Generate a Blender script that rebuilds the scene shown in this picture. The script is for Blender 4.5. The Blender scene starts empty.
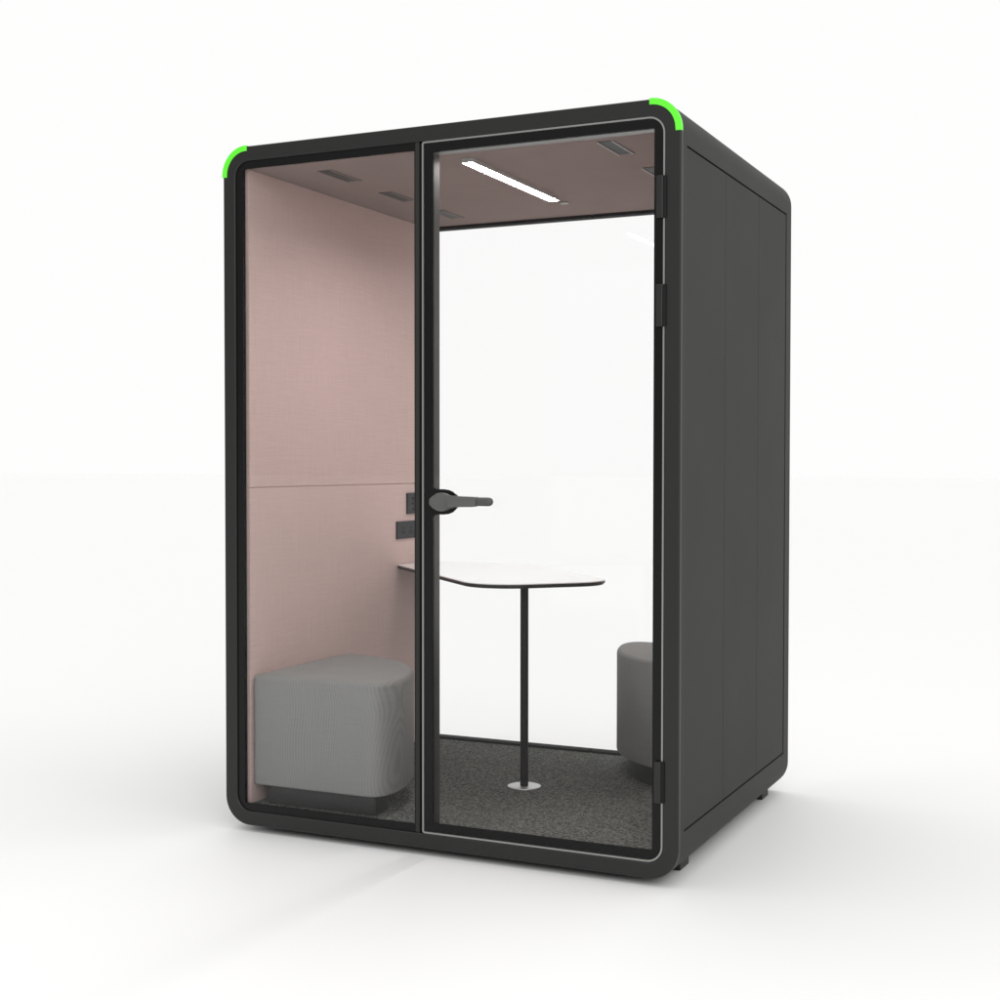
import bpy, bmesh, math, random
from mathutils import Vector, Matrix
random.seed(4)
sc = bpy.context.scene
col = sc.collection

# ------------------------------------------------------------------ sizes (metres)
W, D, H = 1.5475, 1.3075, 2.20        # booth width, depth, height (front frame)
E = .0012                           # the shell stands this much proud of the front frame
GZ = -.022                          # ground level (booth stands on feet)
WT = .078                           # inner face of the side lining
FL, CE = .061, 2.1335                # carpet level, ceiling level
YR = 1.276                          # rear glass

# ------------------------------------------------------------------ materials
def mat(name):
    m = bpy.data.materials.new(name); m.use_nodes = True
    nt = m.node_tree
    return m, nt, nt.nodes['Principled BSDF'], nt.nodes['Material Output']

def simple(name, c, rough=.5, metal=0., spec=.5, bump=0., bscale=300., var=0.):
    m, nt, b, o = mat(name)
    b.inputs['Base Color'].default_value = (*c, 1)
    b.inputs['Roughness'].default_value = rough
    b.inputs['Metallic'].default_value = metal
    b.inputs['Specular IOR Level'].default_value = spec
    tc = nt.nodes.new('ShaderNodeTexCoord')
    if bump or var:
        n = nt.nodes.new('ShaderNodeTexNoise'); n.inputs['Scale'].default_value = bscale
        n.inputs['Detail'].default_value = 4
        nt.links.new(tc.outputs['Object'], n.inputs['Vector'])
        if bump:
            bp = nt.nodes.new('ShaderNodeBump'); bp.inputs['Strength'].default_value = bump
            bp.inputs['Distance'].default_value = .002
            nt.links.new(n.outputs['Fac'], bp.inputs['Height'])
            nt.links.new(bp.outputs['Normal'], b.inputs['Normal'])
        if var:
            n2 = nt.nodes.new('ShaderNodeTexNoise'); n2.inputs['Scale'].default_value = 3.
            n2.inputs['Detail'].default_value = 6
            nt.links.new(tc.outputs['Object'], n2.inputs['Vector'])
            mr = nt.nodes.new('ShaderNodeMapRange')
            mr.inputs['To Min'].default_value = rough - var; mr.inputs['To Max'].default_value = rough + var
            nt.links.new(n2.outputs['Fac'], mr.inputs['Value'])
            nt.links.new(mr.outputs['Result'], b.inputs['Roughness'])
    return m

def fabric(name, c, scale, amt, bump, grain=None):
    """woven cloth: two crossed fine wave patterns with noise; optional long vertical slub pattern"""
    m, nt, b, o = mat(name)
    b.inputs['Roughness'].default_value = .95
    b.inputs['Specular IOR Level'].default_value = .1
    b.inputs['Sheen Weight'].default_value = .08
    tc = nt.nodes.new('ShaderNodeTexCoord')
    N, L = nt.nodes.new, nt.links.new
    val = None
    for sx in ((scale, scale, 9.), (9., 9., scale)):
        mp = N('ShaderNodeMapping'); mp.inputs['Scale'].default_value = sx
        L(tc.outputs['Object'], mp.inputs['Vector'])
        n = N('ShaderNodeTexNoise'); n.inputs['Scale'].default_value = 1.; n.inputs['Detail'].default_value = 2.
        L(mp.outputs['Vector'], n.inputs['Vector'])
        if val is None: val = n.outputs['Fac']
        else:
            a = N('ShaderNodeMath'); a.operation = 'ADD'; L(val, a.inputs[0]); L(n.outputs['Fac'], a.inputs[1])
            h = N('ShaderNodeMath'); h.operation = 'MULTIPLY'; h.inputs[1].default_value = .5
            L(a.outputs[0], h.inputs[0]); val = h.outputs[0]
    if grain:
        w = N('ShaderNodeTexWave'); w.wave_type = 'BANDS'; w.bands_direction = 'X'
        w.inputs['Scale'].default_value = 34.; w.inputs['Distortion'].default_value = 24.
        w.inputs['Detail'].default_value = 0.; w.inputs['Detail Scale'].default_value = .14
        mp = N('ShaderNodeMapping'); mp.inputs['Scale'].default_value = grain
        L(tc.outputs['Object'], mp.inputs['Vector']); L(mp.outputs['Vector'], w.inputs['Vector'])
        mx = N('ShaderNodeMath'); mx.operation = 'MULTIPLY_ADD'; mx.inputs[1].default_value = .34
        L(w.outputs['Fac'], mx.inputs[0]); L(val, mx.inputs[2]); val2 = mx.outputs[0]
    else: val2 = val
    r = N('ShaderNodeMapRange'); r.inputs['From Min'].default_value = .3; r.inputs['From Max'].default_value = .75
    r.inputs['To Min'].default_value = 1 - amt; r.inputs['To Max'].default_value = 1 + amt
    L(val2, r.inputs['Value'])
    v = N('ShaderNodeVectorMath'); v.operation = 'SCALE'; v.inputs[0].default_value = c
    L(r.outputs['Result'], v.inputs['Scale']); L(v.outputs['Vector'], b.inputs['Base Color'])
    bp = N('ShaderNodeBump'); bp.inputs['Strength'].default_value = bump; bp.inputs['Distance'].default_value = .001
    L(val, bp.inputs['Height']); L(bp.outputs['Normal'], b.inputs['Normal'])
    return m

def carpet():
    m, nt, b, o = mat('carpet_pile')
    N, L = nt.nodes.new, nt.links.new
    b.inputs['Roughness'].default_value = 1.; b.inputs['Specular IOR Level'].default_value = .05
    tc = N('ShaderNodeTexCoord')
    n = N('ShaderNodeTexNoise'); n.inputs['Scale'].default_value = 125.; n.inputs['Detail'].default_value = 3.
    n.inputs['Roughness'].default_value = .7
    L(tc.outputs['Object'], n.inputs['Vector'])
    cr = N('ShaderNodeValToRGB')
    cr.color_ramp.elements[0].position = .38; cr.color_ramp.elements[0].color = (.040, .042, .038, 1)
    cr.color_ramp.elements[1].position = .64; cr.color_ramp.elements[1].color = (.205, .21, .195, 1)
    L(n.outputs['Fac'], cr.inputs['Fac']); L(cr.outputs['Color'], b.inputs['Base Color'])
    bp = N('ShaderNodeBump'); bp.inputs['Strength'].default_value = .6; bp.inputs['Distance'].default_value = .004
    L(n.outputs['Fac'], bp.inputs['Height']); L(bp.outputs['Normal'], b.inputs['Normal'])
    return m

def glass(name, tint=(.997, .998, .9975), refl=1.):
    m, nt, b, o = mat(name); nt.nodes.remove(b)
    N, L = nt.nodes.new, nt.links.new
    t = N('ShaderNodeBsdfTransparent'); t.inputs['Color'].default_value = (*tint, 1)
    g = N('ShaderNodeBsdfGlossy'); g.inputs['Roughness'].default_value = .0
    g.inputs['Color'].default_value = (1, 1, 1, 1)
    f = N('ShaderNodeFresnel'); f.inputs['IOR'].default_value = 1.38
    k = N('ShaderNodeMath'); k.operation = 'MULTIPLY'; k.inputs[1].default_value = refl
    mx = N('ShaderNodeMixShader')
    L(f.outputs['Fac'], k.inputs[0]); L(k.outputs[0], mx.inputs['Fac'])
    L(t.outputs[0], mx.inputs[1]); L(g.outputs[0], mx.inputs[2]); L(mx.outputs[0], o.inputs['Surface'])
    return m

def emit(name, s):
    m, nt, b, o = mat(name)
    b.inputs['Base Color'].default_value = (.9, .9, .9, 1)
    b.inputs['Emission Color'].default_value = (1, .98, .95, 1)
    b.inputs['Emission Strength'].default_value = s
    return m

M = dict(
    shell=simple('charcoal_powder_coat', (.030, .030, .028), .60, 0, .15, .05, 700., .05),
    panel=simple('charcoal_side_board', (.033, .033, .030), .65, 0, .15, .05, 600., .05),
    frame=simple('charcoal_front_aluminium', (.010, .010, .0095), .42, 0, .45, .03, 800., .05),
    black=simple('black_glass_print', (.006, .006, .006), .25, 0, .2),
    groove=simple('black_rubber', (.005, .005, .005), .7, 0, .3),
    stile=simple('anodised_dark_stile', (.085, .085, .08), .35, .7, .5, .02, 500.),
    silver=simple('silver_seal_strip', (.30, .30, .29), .35, .5, .5),
    green=simple('lime_green_plastic', (.135, .93, .04), .38, 0, .4),
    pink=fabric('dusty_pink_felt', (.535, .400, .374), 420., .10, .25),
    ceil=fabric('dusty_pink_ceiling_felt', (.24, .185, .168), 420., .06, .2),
    stool=fabric('mid_grey_upholstery', (.225, .224, .218), 520., .15, .3, (1., 1., 1.)),
    plinth=simple('dark_grey_laminate', (.018, .018, .018), .5, 0, .4, .03, 500.),
    carpet=carpet(),
    glass=glass('clear_glass', refl=.35),
    rglass=glass('clear_rear_glass', (.998, .998, .998), .4),
    lamp=emit('led_diffuser', 120.),
    lampbody=simple('grey_lamp_housing', (.42, .42, .41), .5),
    vent=simple('vent_slot_black', (.012, .014, .012), .6),
    ventlit=simple('vent_slot_lit', (.05, .052, .047), .6),  # slot of the same vents, the light it catches painted into the colour
    venttrimdim=simple('vent_trim_dimmed', (.20, .165, .15), .6),  # same trim as the right row, with its dimmer lighting put into the colour
    ventrim=simple('vent_trim_grey', (.34, .33, .31), .45),
    white=simple('white_laminate', (.86, .86, .85), .07, 0, .5),
    edge=simple('black_edge_band', (.012, .012, .012), .5),
    leg=simple('black_steel', (.006, .006, .006), .45, 0, .2),
    steel=simple('brushed_steel', (.52, .53, .52), .38, .75, .5),
    handle=simple('grey_metal_handle', (.11, .11, .105), .42, .25, .5),
    grip=simple('dark_grey_grip', (.07, .07, .067), .5, .1, .5),
    foot=simple('black_foot_rubber', (.01, .01, .01), .6),
    socket=simple('dark_grey_socket_plate', (.017, .018, .019), .55, 0, .3),
)

# ------------------------------------------------------------------ mesh helpers
def link(name, bm, m, parent=None, smooth=False, auto=None, off=None):
    if off is not None: bmesh.ops.translate(bm, vec=-Vector(off), verts=bm.verts)
    bmesh.ops.recalc_face_normals(bm, faces=bm.faces)
    me = bpy.data.meshes.new(name)
    if auto is not None:
        for f in bm.faces: f.smooth = True
        for e in bm.edges:
            e.smooth = not (len(e.link_faces) == 2 and e.calc_face_angle(0) > math.radians(auto))
    bm.to_mesh(me); bm.free()
    o = bpy.data.objects.new(name, me); col.objects.link(o)
    for mm in (m if isinstance(m, (list, tuple)) else [m]): me.materials.append(mm)
    if parent: o.parent = parent
    return o

def add_box(bm, lo, hi, bev=0., mi=0, seg=2):
    r = bmesh.ops.create_cube(bm, size=1.)
    c = [(a + b) / 2 for a, b in zip(lo, hi)]; s = [b - a for a, b in zip(lo, hi)]
    for v in r['verts']: v.co = Vector([v.co[i] * s[i] + c[i] for i in range(3)])
    fs = set(f for v in r['verts'] for f in v.link_faces)
    for f in fs: f.material_index = mi
    if bev:
        es = set(e for v in r['verts'] for e in v.link_edges)
        q = bmesh.ops.bevel(bm, geom=list(es), offset=bev, segments=seg, affect='EDGES', profile=.6)
        for f in q['faces']: f.material_index = mi

def rrect(x0, z0, x1, z1, r, n=10):
    """rounded rectangle, r = one radius or (bl, br, tr, tl)"""
    if not isinstance(r, (tuple, list)): r = (r,) * 4
    pts = []
    for (cx, cz, a0), rr in zip((((x0, z0, 180)), ((x1, z0, 270)), ((x1, z1, 0)), ((x0, z1, 90))), r):
        sx = 1 if cx == x0 else -1; sz = 1 if cz == z0 else -1
        for i in range(n + 1):
            a = math.radians(a0 + 90 * i / n)
            pts.append((cx + sx * rr + rr * math.cos(a), cz + sz * rr + rr * math.sin(a)))
    return pts

def xz(p, y): return Vector((p[0], y, p[1]))
def xy(p, z): return Vector((p[0], p[1], z))

def loft(bm, loops, cap0=False, cap1=False, closed=False):
    vs = [[bm.verts.new(c) for c in lp] for lp in loops]
    n = len(vs[0])
    rows = list(zip(vs, vs[1:])) + ([(vs[-1], vs[0])] if closed else [])
    for a, b in rows:
        for i in range(n):
            j = (i + 1) % n
            bm.faces.new((a[i], a[j], b[j], b[i]))
    if cap0: bm.faces.new(vs[0])
    if cap1: bm.faces.new(vs[-1][::-1])
    return vs

def ring(bm, outer, inner, y0, y1):
    loft(bm, [[xz(p, y0) for p in outer], [xz(p, y1) for p in outer],
              [xz(p, y1) for p in inner], [xz(p, y0) for p in inner]], closed=True)

def prism(bm, pts, f, a, b, bev=0.):
    vs = loft(bm, [[f(p, a) for p in pts], [f(p, b) for p in pts]], True, True)
    if bev:
        es = []
        for l in vs:
            for i in range(len(l)):
                e = bm.edges.get((l[i], l[(i + 1) % len(l)]))
                if e: es.append(e)
        bmesh.ops.bevel(bm, geom=es, offset=bev, segments=3, affect='EDGES', profile=.5)

def offset(pts, d):
    """shrink a counter-clockwise outline by d"""
    n = len(pts); out = []
    for i in range(n):
        a, b, c = Vector(pts[i - 1]), Vector(pts[i]), Vector(pts[(i + 1) % n])
        t1 = (b - a).normalized(); t2 = (c - b).normalized()
        nn = Vector((-t1.y, t1.x)) + Vector((-t2.y, t2.x))
        nn.normalize()
        k = max(.5, nn.dot(Vector((-t1.y, t1.x))))
        out.append(tuple(b + nn * (d / k)))
    return out

def round_poly(pts, radii, n=8):
    """round the corners of a CCW polygon"""
    out = []
    m = len(pts)
    for i in range(m):
        p = Vector(pts[i]); a = (Vector(pts[i - 1]) - p).normalized(); b = (Vector(pts[(i + 1) % m]) - p).normalized()
        r = radii[i]
        if r <= 0: out.append(tuple(p)); continue
        ang = a.angle(b); t = r / math.tan(ang / 2)
        cpt = p + (a + b).normalized() * (r / math.sin(ang / 2))
        s = p + a * t - cpt; e = p + b * t - cpt
        full = s.angle_signed(e)
        for k in range(n + 1):
            th = -full * k / n
            out.append(tuple(cpt + Matrix.Rotation(th, 2) @ s))
    return out

def cyl(bm, c, r, axis, a, b, n=32, mi=0, bev=0.):
    def f(t, h, rr):
        u, v = rr * math.cos(t), rr * math.sin(t)
        if axis == 'z': return Vector((c[0] + u, c[1] + v, h))
        if axis == 'y': return Vector((c[0] + u, h, c[1] + v))
        return Vector((h, c[0] + u, c[1] + v))
    T = [2 * math.pi * i / n for i in range(n)]
    s = 1 if b > a else -1
    st = [(a, r), (b, r)] if not bev else [(a, r - bev), (a + s * bev * .3, r - bev * .3), (a + s * bev, r), (b - s * bev, r), (b - s * bev * .3, r - bev * .3), (b, r - bev)]
    loft(bm, [[f(t, h, rr) for t in T] for h, rr in st], True, True)

def thing(name, label, cat, loc, rz=0., group=None):
    o = bpy.data.objects.new(name, None); col.objects.link(o)
    o.location = loc; o.rotation_euler = (0, 0, rz); o.empty_display_size = .1
    o['label'] = label; o['category'] = cat
    if group: o['group'] = group
    return o

# ------------------------------------------------------------------ ground
bm = bmesh.new()
S = 120.
bm.faces.new([bm.verts.new(p) for p in ((-S, -S, GZ), (S, -S, GZ), (S, S, GZ), (-S, S, GZ))])
gm = simple('white_studio_floor', (.80, .80, .795), .6, 0, .5)
g = link('ground', bm, gm); g['kind'] = 'structure'

# ------------------------------------------------------------------ the booth
ROOT = (W / 2, D / 2, GZ)
booth = thing('office_booth', 'charcoal glass fronted meeting booth with pink felt lining and lime green corners', 'booth', ROOT)
def part(name, bm, m, parent=booth, auto=None):
    return link(name, bm, m, parent, auto=auto, off=ROOT)   # every part's origin is the root

# shell: rounded tube, sides recessed for the boards
SY0, SY1 = .016, D
PT, PB, PF, PR = 2.069, .136, .052, 1.226   # side boards: top, bottom, front, rear
def shell_profile(o, r, n=10):
    p = rrect(-o * .8, -o, W + o * 1.8, H + o, r, n)
    # add extra points on the two sides, at the edges of the boards
    k = n + 1
    bl, br, tr, tl = p[:k], p[k:2 * k], p[2 * k:3 * k], p[3 * k:]
    g = .005
    return bl + br + [(W + o * 1.8, PB - g), (W + o * 1.8, PT + g)] + tr + tl + [(-o * .8, PT + g), (-o * .8, PB - g)]
RS = .090
bm = bmesh.new()
st = [(SY0, E, RS), (PF - .002, E, RS), (PR + .006, E, RS), (SY1 - .006, E, RS), (SY1 - .002, E - .0018, RS - .002), (SY1, E - .006, RS - .006)]
vs = loft(bm, [[xz(p, y) for p in shell_profile(o, r)] for y, o, r in st])
n = len(vs[0]); k = 11
for i0 in (2 * k, 4 * k + 2):
    f = bm.faces.get((vs[1][i0], vs[1][i0 + 1], vs[2][i0 + 1], vs[2][i0]))
    r = bmesh.ops.extrude_face_region(bm, geom=[f])
    sgn = -1 if i0 == 2 * k else 1
    bmesh.ops.translate(bm, vec=(sgn * .014, 0, 0), verts=[v for v in r['geom'] if isinstance(v, bmesh.types.BMVert)])
    bmesh.ops.delete(bm, geom=[f], context='FACES_ONLY')
part('shell', bm, M['shell'], auto=35)

# front frame: ring with a rounded outer lip
FI = rrect(.045, .045, W - .045, H - .046, (.052, .050, .050, .052))
bm = bmesh.new()
def fo(o, r): return rrect(-o, -o, W + o, H + o, r)
def fo2(o, r): return rrect(-o * .8, -o, W + o * 1.8, H + o, r)
loft(bm, [[xz(p, .045) for p in FI], [xz(p, .002) for p in FI],
          [xz(p, 0) for p in rrect(.043, .043, W - .043, H - .044, (.054, .052, .052, .054))],
          [xz(p, 0) for p in fo(-.0022, .0882)], [xz(p, .0010) for p in fo(-.0006, .0895)],
          [xz(p, .004) for p in fo2(.0008, .090)], [xz(p, SY0) for p in fo2(E, RS)]])
part('front_frame', bm, M['frame'], auto=25)

# rear frame
bm = bmesh.new()
ring(bm, rrect(-E + .007, -E + .007, W + E - .007, H + E - .007, RS - .007), rrect(WT + .010, FL + .009, W - WT - .010, CE - .011, .012), YR + .006, D - .001)
part('rear_frame', bm, M['groove'], auto=30)

# green corner pieces
for s in (0, 1):
    bm = bmesh.new()
    cx = .088 if s == 0 else W - .088; cz = H - .088
    pts_o, pts_i = [], []
    N_ = 20
    for i in range(N_ + 1):
        a = math.radians((90 + 90 * i / N_) if s == 0 else (90 - 90 * i / N_))
        pts_o.append((cx + .0908 * math.cos(a), cz + .0908 * math.sin(a)))
        pts_i.append((cx + .0732 * math.cos(a), cz + .0732 * math.sin(a)))
    sx = 1 if s == 0 else -1
    def ext(l): return [(l[0][0] + sx * .004, l[0][1])] + l + [(l[-1][0], l[-1][1] - .006)]
    pts_o, pts_i = ext(pts_o), ext(pts_i)
    poly = pts_o + pts_i[::-1]
    prism(bm, poly if s == 0 else poly[::-1], xz, -.0022, .012, .0012)
    part('corner_accent', bm, M['green'], auto=40)

# side boards
for s in (0, 1):
    x1 = W + E * 1.8 - .0012; x0 = x1 - .010
    if s: x1 = -E * .8 + .0112; x0 = x1 - .010
    ys = [PF, .450, .850, PR]
    for a, b in zip(ys, ys[1:]):
        bm = bmesh.new()
        add_box(bm, (x0, a + (.0009 if a > PF else 0), PB), (x1, b - .0009, PT), .0008)
        part('side_panel', bm, M['panel'])

# feet
for fx in (.050, W - .050 - .052):
    for fy in (.180, 1.135):
        bm = bmesh.new()
        add_box(bm, (fx, fy, GZ), (fx + .052, fy + .085, .03), .003)
        part('foot', bm, M['foot'])
bm = bmesh.new(); add_box(bm, (.10, .04, -.004), (W - .10, D - .03, .03))
part('base_plate', bm, M['foot'])

# lining: felt wall panels, ceiling, floor
for s in (0, 1):
    x0, x1 = (.02, WT) if s == 0 else (W - WT, W - .02)
    for z0, z1 in ((FL + .001, 1.0990), (1.1011, CE - .0005)):
        bm = bmesh.new(); add_box(bm, (x0, .030, z0), (x1, YR - .006, z1), .0015)
        part('felt_wall', bm, M['pink'])
    bm = bmesh.new()
    add_box(bm, (x0 + .02 if s == 0 else x0 + .004, .032, FL), (x1 - .004 if s == 0 else x1 - .02, YR - .008, CE + .002))
    part('wall_core', bm, M['pink'])
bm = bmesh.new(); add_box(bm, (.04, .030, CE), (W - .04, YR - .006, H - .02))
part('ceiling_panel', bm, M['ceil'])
bm = bmesh.new(); add_box(bm, (.04, .030, .034), (W - .04, YR - .006, FL))
part('floor_carpet', bm, M['carpet'])

# rear glass: two panes meeting in the middle, in thin black channels
jx = .791
for a, b in ((WT - .01, jx - .0012), (jx + .0012, W - WT + .01)):
    bm = bmesh.new(); add_box(bm, (a, YR - .004, FL - .006), (b, YR + .004, CE + .006))
    part('rear_window', bm, M['rglass'])
for z0, z1 in ((FL - .004, FL + .0095), (CE - .0115, CE + .004)):
    for a, b in ((WT - .01, jx - .003), (jx + .003, W - WT + .01)):
        bm = bmesh.new(); add_box(bm, (a, YR - .016, z0), (b, YR - .0055, z1), .001)
        part('glazing_channel', bm, M['groove'])

# fixed window on the left: glass with a black printed border
bm = bmesh.new(); add_box(bm, (.048, .0085, .048), (.706, .0145, H - .049))
fw = part('fixed_window', bm, M['glass'])
bm = bmesh.new()
ring(bm, rrect(.0455, .0455, .7065, H - .0465, (.051, .001, .001, .051)), rrect(  .072, .072, .7025, 2.1285, .002), .0062, .0080)
part('printed_border', bm, M['black'], fw)
bm = bmesh.new()
ring(bm, rrect(.0460, .0460, .7060, H - .0470, (.050, .001, .001, .050)), rrect(.066, .064, .7055, 2.136, .002), .0150, .0280)
part('window_frame', bm, M['groove'], fw)

# mullion
bm = bmesh.new(); add_box(bm, (.7072, .0030, .0455), (.7205, .048, H - .0465), .0015)
part('mullion', bm, M['shell'])
bm = bmesh.new(); add_box(bm, (.7210, .014, .0455), (.7300, .046, H - .0465))
part('mullion_groove', bm, M['groove'])

# door
DX0, DX1, DZ0, DZ1 = .7305, W - .0462, .0465, H - .0475
bm = bmesh.new()                                             # door frame bars behind the glass
ring(bm, rrect(DX0 + .008, DZ0 + .008, DX1 - .008, DZ1 - .008, (.004, .044, .044, .004)), rrect(.766, .067, 1.478, 2.119, .003), .0125, .050)
door = part('door', bm, M['stile'], auto=40)
bm = bmesh.new()
ring(bm, rrect(DX0, DZ0, DX1, DZ1, (.008, .048, .048, .008)), rrect(DX0 + .0050, DZ0 + .0050, DX1 - .0050, DZ1 - .0050, (.003, .043, .043, .003)), .0022, .012)
part('seal_strip', bm, M['silver'], door, auto=40)
bm = bmesh.new()
prism(bm, rrect(DX0 + .0066, DZ0 + .0066, DX1 - .0066, DZ1 - .0066, (.003, .041, .041, .003)), xz, .0065, .0122)
part('door_glass', bm, M['glass'], door)
bm = bmesh.new()
ring(bm, rrect(DX0 + .0068, DZ0 + .0068, DX1 - .0068, DZ1 - .0068, (.003, .040, .040, .003)), rrect(.766, .082, 1.469, 2.119, .003), .0048, .0062)
part('printed_border', bm, M['black'], door)
# hinges on the right stile
for z0, z1 in ((1.866, 1.985), (1.563, 1.682), (.219, .338)):
    bm = bmesh.new()
    add_box(bm, (1.4775, -.007, z0), (1.4985, .004, z1), .003, 0)
    add_box(bm, (1.4985, -.0055, z0 + .001), (1.5075, .0030, z1 - .001), .0008, 1)
    part('hinge', bm, [M['frame'], M['groove']], door)
# handle
hz = 1.063
def bulge(x0, pts):
    up = [(x, hz + h) for x, h in pts]; dn = [(x, hz - h) for x, h in pts]
    return up, dn
bm = bmesh.new()                                             # black plate that swells out of the border
prof = [(.7560, .056), (.7660, .055), (.7675, .050), (.7710, .0435), (.778, .0395), (.790, .0385), (.806, .0385), (.822, .0365), (.836, .031), (.846, .022), (.8505, .011)]
up, dn = bulge(0, prof)
prism(bm, dn + [(.8515, hz)] + up[::-1], xz, .0014, .0046)
part('lock_plate', bm, M['black'], door)
bm = bmesh.new()                                             # escutcheon + lever
prof = [(.7665, .0065), (.769, .011), (.775, .0145), (.781, .0195), (.792, .0265), (.805, .0285), (.819, .0265), (.832, .0205), (.846, .0165)]
up, dn = bulge(0, prof)
prism(bm, dn + up[::-1], xz, -.022, .0012, .003)
prism(bm, [(x + .004, z + .002) for x, z in round_poly([(.835, hz - .0165), (.930, hz - .0145), (.930, hz + .0145), (.835, hz + .0175)], [.004, .012, .005, .004])], xz, -.044, -.014, .003)
cyl(bm, (.7745, hz), .0022, 'y', -.0225, -.0205, 12)
part('door_lever', bm, M['handle'], door, auto=35)
bm = bmesh.new()
p = [(.929, 0.)]
n_ = 24
loops = []
for x, r in ((.928, .0128), (.966, .0132), (.975, .0126), (.981, .0095), (.9838, .005)):
    loops.append([Vector((x, -.030 + r * .9 * math.cos(2 * math.pi * i / n_), hz + .003 + r * math.sin(2 * math.pi * i / n_))) for i in range(n_)])
loft(bm, loops, True, True)
part('lever_grip', bm, M['grip'], door, auto=50)
bm = bmesh.new()                                             # inner lever, behind the glass
cyl(bm, (.806, hz), .026, 'y', .0505, .064, 32, 0, .004)
add_box(bm, (.800, .0655, hz - .011), (.915, .080, hz + .011), .005)
part('inner_lever', bm, M['handle'], door)

# ceiling light, vents, sensor
bm = bmesh.new()
LZ = CE - .013                                               # housing: a shallow tray, the diffuser sits 8 mm up inside it
o_, i_ = rrect(.7710, .186, .8110, .893, .005), rrect(.7728, .188, .8092, .891, .0035)
loft(bm, [[xy(p, CE + .002) for p in o_], [xy(p, LZ) for p in o_], [xy(p, LZ) for p in i_], [xy(p, CE - .002) for p in i_]], True, True)
cl = part('ceiling_light', bm, M['lampbody'])
bm = bmesh.new()
prism(bm, rrect(.7731, .1883, .8089, .8907, .0033), xy, LZ + .0075, CE - .0035)
part('light_diffuser', bm, M['lamp'], cl)
bm = bmesh.new(); cyl(bm, (.790, .985), .016, 'z', CE - .006, CE + .001, 24, 0, .003)
part('motion_sensor', bm, M['ventrim'])
for x0, x1, trim in ((.272, .316, 'venttrimdim'), (1.246, 1.288, 'ventrim')):
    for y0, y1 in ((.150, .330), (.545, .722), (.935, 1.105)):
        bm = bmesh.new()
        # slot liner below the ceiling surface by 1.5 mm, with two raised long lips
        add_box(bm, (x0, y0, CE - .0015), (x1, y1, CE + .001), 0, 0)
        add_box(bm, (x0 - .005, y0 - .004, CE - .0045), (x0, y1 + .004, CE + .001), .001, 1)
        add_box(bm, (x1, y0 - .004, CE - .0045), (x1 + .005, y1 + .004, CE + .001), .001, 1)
        part('ceiling_vent', bm, [M['vent' if trim == 'ventrim' else 'ventlit'], M[trim]])  # both rows are alike; the left one has its lighting in the colours

# sockets on the left felt wall
bm = bmesh.new()
add_box(bm, (WT - .001, .997, .884), (WT + .007, 1.175, .953), .002)
so = part('socket_panel', bm, M['socket'])
for cy in (1.045, 1.105):
    bm = bmesh.new()
    for dy, dz in ((0, .009), (-.008, -.008), (.008, -.008)):
        add_box(bm, (WT + .0068, cy + dy - .004, .918 + dz - .006), (WT + .0076, cy + dy + .004, .918 + dz + .006))
    part('socket', bm, M['groove'], so)
bm = bmesh.new()
add_box(bm, (WT - .001, 1.080, .980), (WT + .008, 1.165, 1.063), .002)
sw = part('switch_panel', bm, M['socket'])
bm = bmesh.new()
for k in range(3):
    cyl(bm, (1.122, 1.000 + .021 * k), .006, 'x', WT + .0078, WT + .0092, 16)
part('button', bm, M['groove'], sw)

# ------------------------------------------------------------------ the table
TZ = .784
tb = thing('meeting_table', 'white tongue shaped table on one black steel leg with a round foot', 'table', (.792, .630, FL))
tl = (.792, .630, FL)
c1, c2, k_ = 1.087, 1.790, -.450
ax_, bx_ = (c1 - k_) / 2, (c2 - k_) / 2
x_l = WT + .003; y_r = YR - .019
poly = [(x_l, c1 - x_l), (ax_, ax_ + k_), (bx_, bx_ + k_), (c2 - y_r, y_r), (x_l, y_r)]
out = round_poly(poly, [.004, .165, .135, .01, .004], 14)
bm = bmesh.new(); prism(bm, out, xy, TZ - .003, TZ, .001)
link('table_top', bm, M['white'], tb, auto=35, off=tl)
bm = bmesh.new()
ins = offset(out, .0002); ins2 = offset(out, .006)
loft(bm, [[xy(p, TZ - .0031) for p in ins], [xy(p, TZ - .010) for p in ins], [xy(p, TZ - .016) for p in ins2]], True, True)
link('edge_band', bm, M['edge'], tb, auto=50, off=tl)
bm = bmesh.new(); cyl(bm, (.792, .630), .0140, 'z', FL + .004, TZ - .017, 40)
link('leg', bm, M['leg'], tb, auto=40, off=tl)
bm = bmesh.new(); cyl(bm, (.792, .630), .058, 'z', FL + .0005, FL + .006, 48, 0, .002)
link('foot_disc', bm, M['steel'], tb, auto=40, off=tl)

# ------------------------------------------------------------------ the stools
def sector(a, b, rc, ra, n=28):
    """quarter-ellipse plan: straight edges along +x (a) and +y (b), rounded at both tips"""
    pts = [(0, 0)]
    arc = [(a * math.cos(t) ** .92, b * math.sin(t) ** .92) for t in [math.pi / 2 * i / n for i in range(n + 1)]]
    arc = [p for p in arc if p[1] > .085 and p[0] > .05]
    out = []
    # front edge end -> round tip
    p0, p1, p2 = (a - .075, 0), (a, 0), arc[0]
    for i in range(9):
        t = i / 8; out.append(tuple((1 - t) ** 2 * p0[j] + 2 * t * (1 - t) * p1[j] + t * t * p2[j] for j in (0, 1)))
    out += arc[1:-1]
    p0, p1, p2 = arc[-1], (.018, b), (0, b - .035)
    for i in range(7):
        t = i / 6; out.append(tuple((1 - t) ** 2 * p0[j] + 2 * t * (1 - t) * p1[j] + t * t * p2[j] for j in (0, 1)))
    cor = [(.018 * (1 - math.cos(t)) , .018 * (1 - math.sin(t))) for t in [math.pi / 2 * i / 5 for i in range(6)]]
    return cor + out
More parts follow.
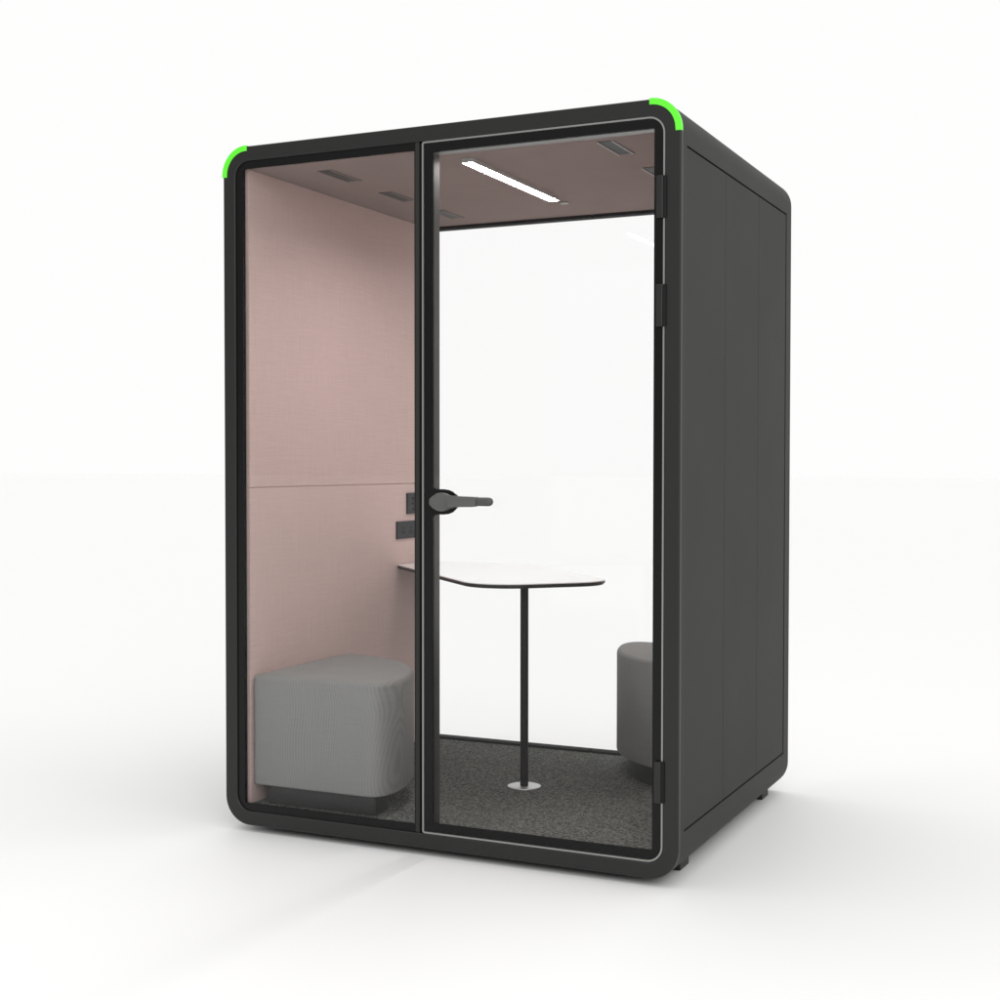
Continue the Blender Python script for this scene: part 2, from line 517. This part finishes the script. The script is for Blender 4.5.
def make_stool(label, loc, rz, a, b, zb, hh, plinth):
    t = thing('corner_stool', label, 'stool', loc, rz, 'grey corner stools in the booth')
    pl = sector(a, b, .06, .04)
    bm = bmesh.new()
    zt = zb + hh
    lv = [(zb, .008), (zb + .002, .003), (zb + .007, 0), (zt - .016, 0), (zt - .0095, .0016), (zt - .004, .0056), (zt - .001, .011), (zt, .017)]
    loops = [[xy(p, z) for p in offset(pl, d)] for z, d in lv]
    inn = offset(pl, .017)
    c = Vector((sum(p[0] for p in inn) / len(inn), sum(p[1] for p in inn) / len(inn)))
    for s, z in ((.8, zt + .0012), (.5, zt + .0025), (.2, zt + .003)):
        loops.append([xy(tuple(c + (Vector(p) - c) * s), z) for p in inn])
    loft(bm, loops, True, True)
    link('cushion', bm, M['stool'], t, auto=45)
    bm = bmesh.new()
    pl2 = plinth
    prism(bm, pl2, xy, .0005, zb + .001, .001)
    link('plinth', bm, M['plinth'], t, auto=40)
    return t
left_plinth = round_poly([(.040, .026), (.452, .026), (.440, .13), (.33, .31), (.13, .44), (.040, .46)], [.01, .012, .08, .15, .10, .03], 6)
right_plinth = [(x + .016, y + .016) for x, y in sector(.455, .478, .03, .03)]
make_stool('mid grey wedge stool against the pink wall behind the fixed glass', (WT + .0005, .037, FL), 0, .497, .580, .064, .361, left_plinth)
make_stool('shaded grey wedge stool half hidden behind the hinged door edge', (W - WT - .004, YR - .022, FL), math.pi, .520, .535, .074, .372, right_plinth)

# ------------------------------------------------------------------ camera
cam = bpy.data.cameras.new('camera'); co = bpy.data.objects.new('camera', cam); col.objects.link(co)
cam.sensor_width = 36.; cam.lens = 36. * 1.3867; cam.clip_end = 500.; cam.clip_start = .05
co.location = (2.7382, -3.7225, 1.1771)
yaw, pit, roll = -.4382, .0258, .0008
fw_ = Vector((math.sin(yaw) * math.cos(pit), math.cos(yaw) * math.cos(pit), -math.sin(pit)))
up_ = Vector((math.sin(yaw) * math.sin(pit), math.cos(yaw) * math.sin(pit), math.cos(pit)))
rt_ = Vector((math.cos(yaw), -math.sin(yaw), 0))
rt2 = rt_ * math.cos(roll) + up_ * math.sin(roll); up2 = up_ * math.cos(roll) - rt_ * math.sin(roll)
co.rotation_euler = Matrix((rt2, up2, -fw_)).transposed().to_euler()
sc.camera = co

# ------------------------------------------------------------------ light
w = bpy.data.worlds.new('World'); sc.world = w; w.use_nodes = True
nt = w.node_tree; bg = nt.nodes['Background']
N, L = nt.nodes.new, nt.links.new
tc = N('ShaderNodeTexCoord')
def ramp(direction, f0, f1, t0, t1):
    d = N('ShaderNodeVectorMath'); d.operation = 'DOT_PRODUCT'
    d.inputs[1].default_value = Vector(direction).normalized()
    L(tc.outputs['Generated'], d.inputs[0])
    m = N('ShaderNodeMapRange'); m.interpolation_type = 'SMOOTHSTEP'
    m.inputs['From Min'].default_value = f0; m.inputs['From Max'].default_value = f1
    m.inputs['To Min'].default_value = t0; m.inputs['To Max'].default_value = t1
    L(d.outputs['Value'], m.inputs['Value'])
    return m.outputs['Result']
ad = N('ShaderNodeMath'); ad.operation = 'ADD'
L(ramp((.2, .95, .1), -.65, .20, .16, .988), ad.inputs[0])      # studio: dark in front, white behind
L(ramp((0, -.4, 1), .25, .80, 0., .71), ad.inputs[1])            # bright overhead
L(ad.outputs[0], bg.inputs['Strength'])
bg.inputs['Color'].default_value = (1, 1, .997, 1)

def area(name, loc, target, size, power, c=(1, 1, 1)):
    l = bpy.data.lights.new(name, 'AREA'); l.shape = 'RECTANGLE'; l.size, l.size_y = size; l.energy = power; l.color = c
    o = bpy.data.objects.new(name, l); col.objects.link(o); o.location = loc
    o.rotation_euler = (Vector(target) - Vector(loc)).to_track_quat('-Z', 'Y').to_euler()
    return o
area('key_softbox', (4.4, -4.8, 3.3), (.3, .6, 1.2), (2.4, 2.4), 105.)

sc.view_settings.view_transform = 'Standard'; sc.view_settings.look = 'None'
sc.view_settings.exposure = 0.; sc.view_settings.gamma = 1.
sc.view_settings.use_curve_mapping = False
sc.render.film_transparent = False
sc.cycles.max_bounces = 12; sc.cycles.transparent_max_bounces = 24; sc.cycles.glossy_bounces = 6
sc.cycles.use_denoising = True
sc.cycles.sample_clamp_indirect = 8.
